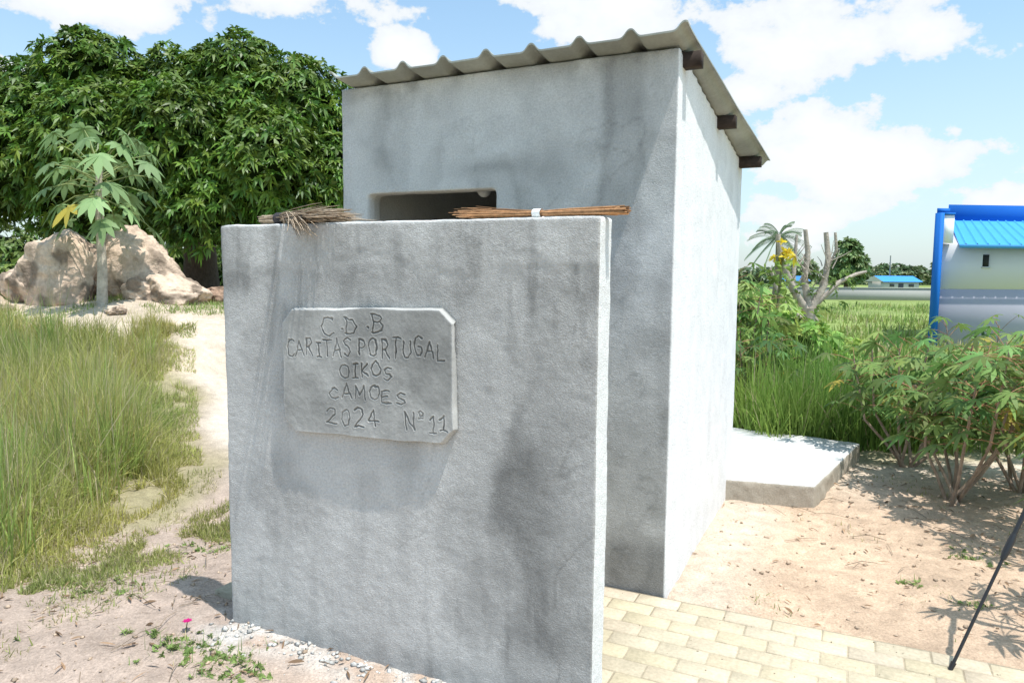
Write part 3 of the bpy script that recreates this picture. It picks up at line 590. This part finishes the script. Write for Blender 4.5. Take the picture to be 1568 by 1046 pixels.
# ------------------------------------------------------------ small debris
def pebbles(name,x,y,s,cols,m,flat=.6,z0=None):
    a=Acc(); n=len(x); z=gh(x,y) if z0 is None else np.full(n,z0)
    U=np.array([(1,0,0),(0,1,0),(-1,0,0),(0,-1,0),(0,0,1),(0,0,-1),(.6,.6,.5),(-.6,.6,.5),(-.6,-.6,.5),(.6,-.6,.5)],float)
    F=np.array([(4,6,0,9),(4,7,1,6),(4,8,2,7),(4,9,3,8),(0,6,1,5),(1,7,2,5),(2,8,3,5),(3,9,0,5)])
    for k in range(n):
        an=random.random()*6; R2=np.array([[math.cos(an),-math.sin(an),0],[math.sin(an),math.cos(an),0],[0,0,1]])
        a.add((U*rng.uniform(.6,1.3,(10,1))*s[k]*[1,.8,flat])@R2+[x[k],y[k],z[k]+s[k]*.15],F,cols[k])
    a.build(name,[m])
x=np.concatenate([rng.uniform(-3,-.3,1000),rng.uniform(1,4,900)]); y=np.concatenate([rng.uniform(2.2,4.4,1000),rng.uniform(3.0,5.6,900)]); lx,ly=tolocal(x,y); k=~paved(x,y,.02)&~((lx>-2)&(lx<.02)&(ly>-.1)&(ly<2)); x,y=x[k],y[k]; n=len(x)
pebbles('soil_clods',x,y,.003+.016*rng.random(n)**4,np.array([.52,.395,.29])*rng.uniform(.7,1.3,(n,1)),M_rock)
n=560; t=rng.uniform(-.05,1.15,n); e=-np.abs(rng.normal(0,.09,n)); x=-1.224+t*.9135*1.45+e*.4067; y=3.079-t*.4067*1.45+e*.9135
pebbles('cement_rubble',x,y,.002+.018*rng.random(n)**4,np.array([.64,.62,.58])*rng.uniform(.55,1.15,(n,1)),M_rock)
x=rng.uniform(.5,3.5,1400); y=rng.uniform(1.8,3.4,1400); lx,ly=tolocal(x,y); k=paved(x,y,-.01)&(rng.random(1400)<np.exp(ly*2.0)+.15); x,y=x[k],y[k]; n=len(x)
pebbles('paving_grit',x,y,.0012+.004*rng.random(n)**3,np.array([.55,.45,.33])*rng.uniform(.6,1.2,(n,1)),M_rock,z0=.0175)
a=Acc(); n=1300; x=np.concatenate([rng.uniform(-3,-.3,450),rng.uniform(1.0,4.6,850)]); y=np.concatenate([rng.uniform(2.2,4.4,450),rng.uniform(3.0,6.2,850)]); lx,ly=tolocal(x,y); k=(~paved(x,y,.03))&((rng.random(n)<.3)|(x>2.2)|(x<0)); x,y=x[k],y[k]; n=len(x)
an=rng.uniform(0,6.28,n); strips(a,np.stack([x,y,gh(x,y)+.012],-1),np.stack([np.cos(an),np.sin(an),rng.uniform(-.1,.35,n)],-1),np.tile([0,0,1.],(n,1))+.4*rng.normal(size=(n,3)),rng.uniform(.02,.07,n),rng.uniform(.005,.015,n),.25,PL,np.array([.32,.21,.13])*rng.uniform(.4,1.5,(n,1)))
for _ in range(130):
    x0=random.uniform(-3,-1.3) if random.random()<.5 else random.uniform(1.8,4.2); y0=random.uniform(2.3,4) if x0<0 else random.uniform(3.6,6); an=random.random()*6.28; l=random.uniform(.06,.25); z0=float(gh(x0,y0))+.012
    x1,y1=x0+math.cos(an)*l,y0+math.sin(an)*l; tube(a,[(x0,y0,z0),((x0+x1)/2,(y0+y1)/2,z0+.012),(x1,y1,float(gh(x1,y1))+.01)],.0016,np.array([.36,.28,.2])*random.uniform(.5,1.4),0,4,False)
a.build('leaf_litter',[M_soft])

# ------------------------------------------------------------ light, sky, camera
s=Vector((.275,-.225,1)).normalized()
sd=bpy.data.lights.new('sun','SUN'); sd.energy=5.0; sd.angle=R(.53); sd.color=(1,.97,.92)
so=bpy.data.objects.new('sun',sd); so.rotation_euler=(-s).to_track_quat('-Z','Y').to_euler(); scene.collection.objects.link(so)
SS=.125
w=bpy.data.worlds.new('World'); scene.world=w; w.use_nodes=True; nt=w.node_tree; N=nt.nodes; Lk=nt.links
bg=N['Background']; bg.inputs[1].default_value=SS
sky=N.new('ShaderNodeTexSky'); sky.sky_type='NISHITA'; sky.sun_disc=False; sky.sun_elevation=math.asin(s.z); sky.sun_rotation=math.atan2(s.x,s.y); sky.air_density=1.0; sky.dust_density=1.5; sky.ozone_density=1.5
tc=N.new('ShaderNodeTexCoord'); sp=N.new('ShaderNodeSeparateXYZ'); Lk.new(tc.outputs['Generated'],sp.inputs[0])
def mth(op,a,b=None,c=None):
    n=N.new('ShaderNodeMath'); n.operation=op
    for i,v in enumerate((a,b,c)):
        if v is None: continue
        if isinstance(v,(int,float)): n.inputs[i].default_value=v
        else: Lk.new(v,n.inputs[i])
    return n.outputs[0]
az=mth('ARCTAN2',sp.outputs[0],sp.outputs[1]); el=mth('ARCSINE',sp.outputs[2])
def noise(scale,det,zs=1.0,off=0):
    mp=N.new('ShaderNodeMapping'); mp.inputs['Scale'].default_value=(1,1,zs); mp.inputs['Location'].default_value=(off,off,0); Lk.new(tc.outputs['Generated'],mp.inputs[0])
    n=N.new('ShaderNodeTexNoise'); n.inputs['Scale'].default_value=scale; n.inputs['Detail'].default_value=det; n.inputs['Roughness'].default_value=.6; Lk.new(mp.outputs[0],n.inputs['Vector']); return n.outputs['Fac']
nA=noise(6,7,1.5); nB=noise(17,5,1.4,3)
tot=None
for (a0,e0,wa,we,am) in ((24.5,8.2,7.6,4.0,1.25),(22.8,16.5,8.5,3.6,1.1),(16.5,13.2,4,1.8,.85),(6,20.2,9,3.6,1.1),(-8.3,16.3,2.6,1.3,1.1),(-29,17.8,8,2.6,1.1),(-18,19.8,8,2.4,.85),(34,4.3,6.5,2.6,1.1),(19.5,4.6,6,2.8,1.0),(-35,12.5,4,2.5,.9),(30.5,9.8,2.6,1.1,.85)):
    dx=mth('MULTIPLY',mth('SUBTRACT',az,R(a0)),1/R(wa)); dy=mth('MULTIPLY',mth('SUBTRACT',el,R(e0)),1/R(we))
    d=mth('MULTIPLY_ADD',dx,dx,mth('MULTIPLY',dy,dy)); g=mth('MULTIPLY',mth('EXPONENT',mth('MULTIPLY',d,-.8)),am)
    tot=g if tot is None else mth('MAXIMUM',tot,g)
f=mth('MULTIPLY_ADD',tot,.85,mth('MULTIPLY_ADD',mth('SUBTRACT',nA,.5),1.7,mth('MULTIPLY',mth('SUBTRACT',nB,.5),1.0)))
mr=N.new('ShaderNodeMapRange'); mr.interpolation_type='SMOOTHSTEP'; mr.inputs[1].default_value=.36; mr.inputs[2].default_value=.56; Lk.new(f,mr.inputs[0])
hz=N.new('ShaderNodeMapRange'); hz.interpolation_type='SMOOTHSTEP'; hz.inputs[1].default_value=R(22); hz.inputs[2].default_value=R(-1); hz.inputs[3].default_value=.20; hz.inputs[4].default_value=.64; Lk.new(el,hz.inputs[0])
cf=mth('MAXIMUM',mth('MULTIPLY',mr.outputs[0],.96),hz.outputs[0])
bri=N.new('ShaderNodeMapRange'); bri.inputs[1].default_value=.4; bri.inputs[2].default_value=1.0; bri.inputs[3].default_value=.93; bri.inputs[4].default_value=1.14; Lk.new(f,bri.inputs[0])
cc=N.new('ShaderNodeCombineColor'); k=1/SS
for q,v in enumerate((.95,.985,1.01)): Lk.new(mth('MULTIPLY',bri.outputs[0],v*k),cc.inputs[q])
sk=N.new('ShaderNodeMix'); sk.data_type='RGBA'; sk.blend_type='MULTIPLY'; sk.inputs[0].default_value=1; sk.inputs[7].default_value=(1.35,1.9,1.95,1); Lk.new(sky.outputs[0],sk.inputs[6])
mx=N.new('ShaderNodeMix'); mx.data_type='RGBA'; Lk.new(cf,mx.inputs[0]); Lk.new(sk.outputs[2],mx.inputs[6]); Lk.new(cc.outputs[0],mx.inputs[7]); Lk.new(mx.outputs[2],bg.inputs[0])

cam=bpy.data.cameras.new('camera'); cam.lens=1110/1568*36; cam.sensor_width=36; cam.clip_end=5000; cam.clip_start=.05
co=bpy.data.objects.new('camera',cam); scene.collection.objects.link(co)
co.matrix_world=Matrix.Translation((0,0,1.55))@Matrix.Rotation(R(90-5.3),4,'X')@Matrix.Rotation(R(.46),4,'Z')
scene.camera=co
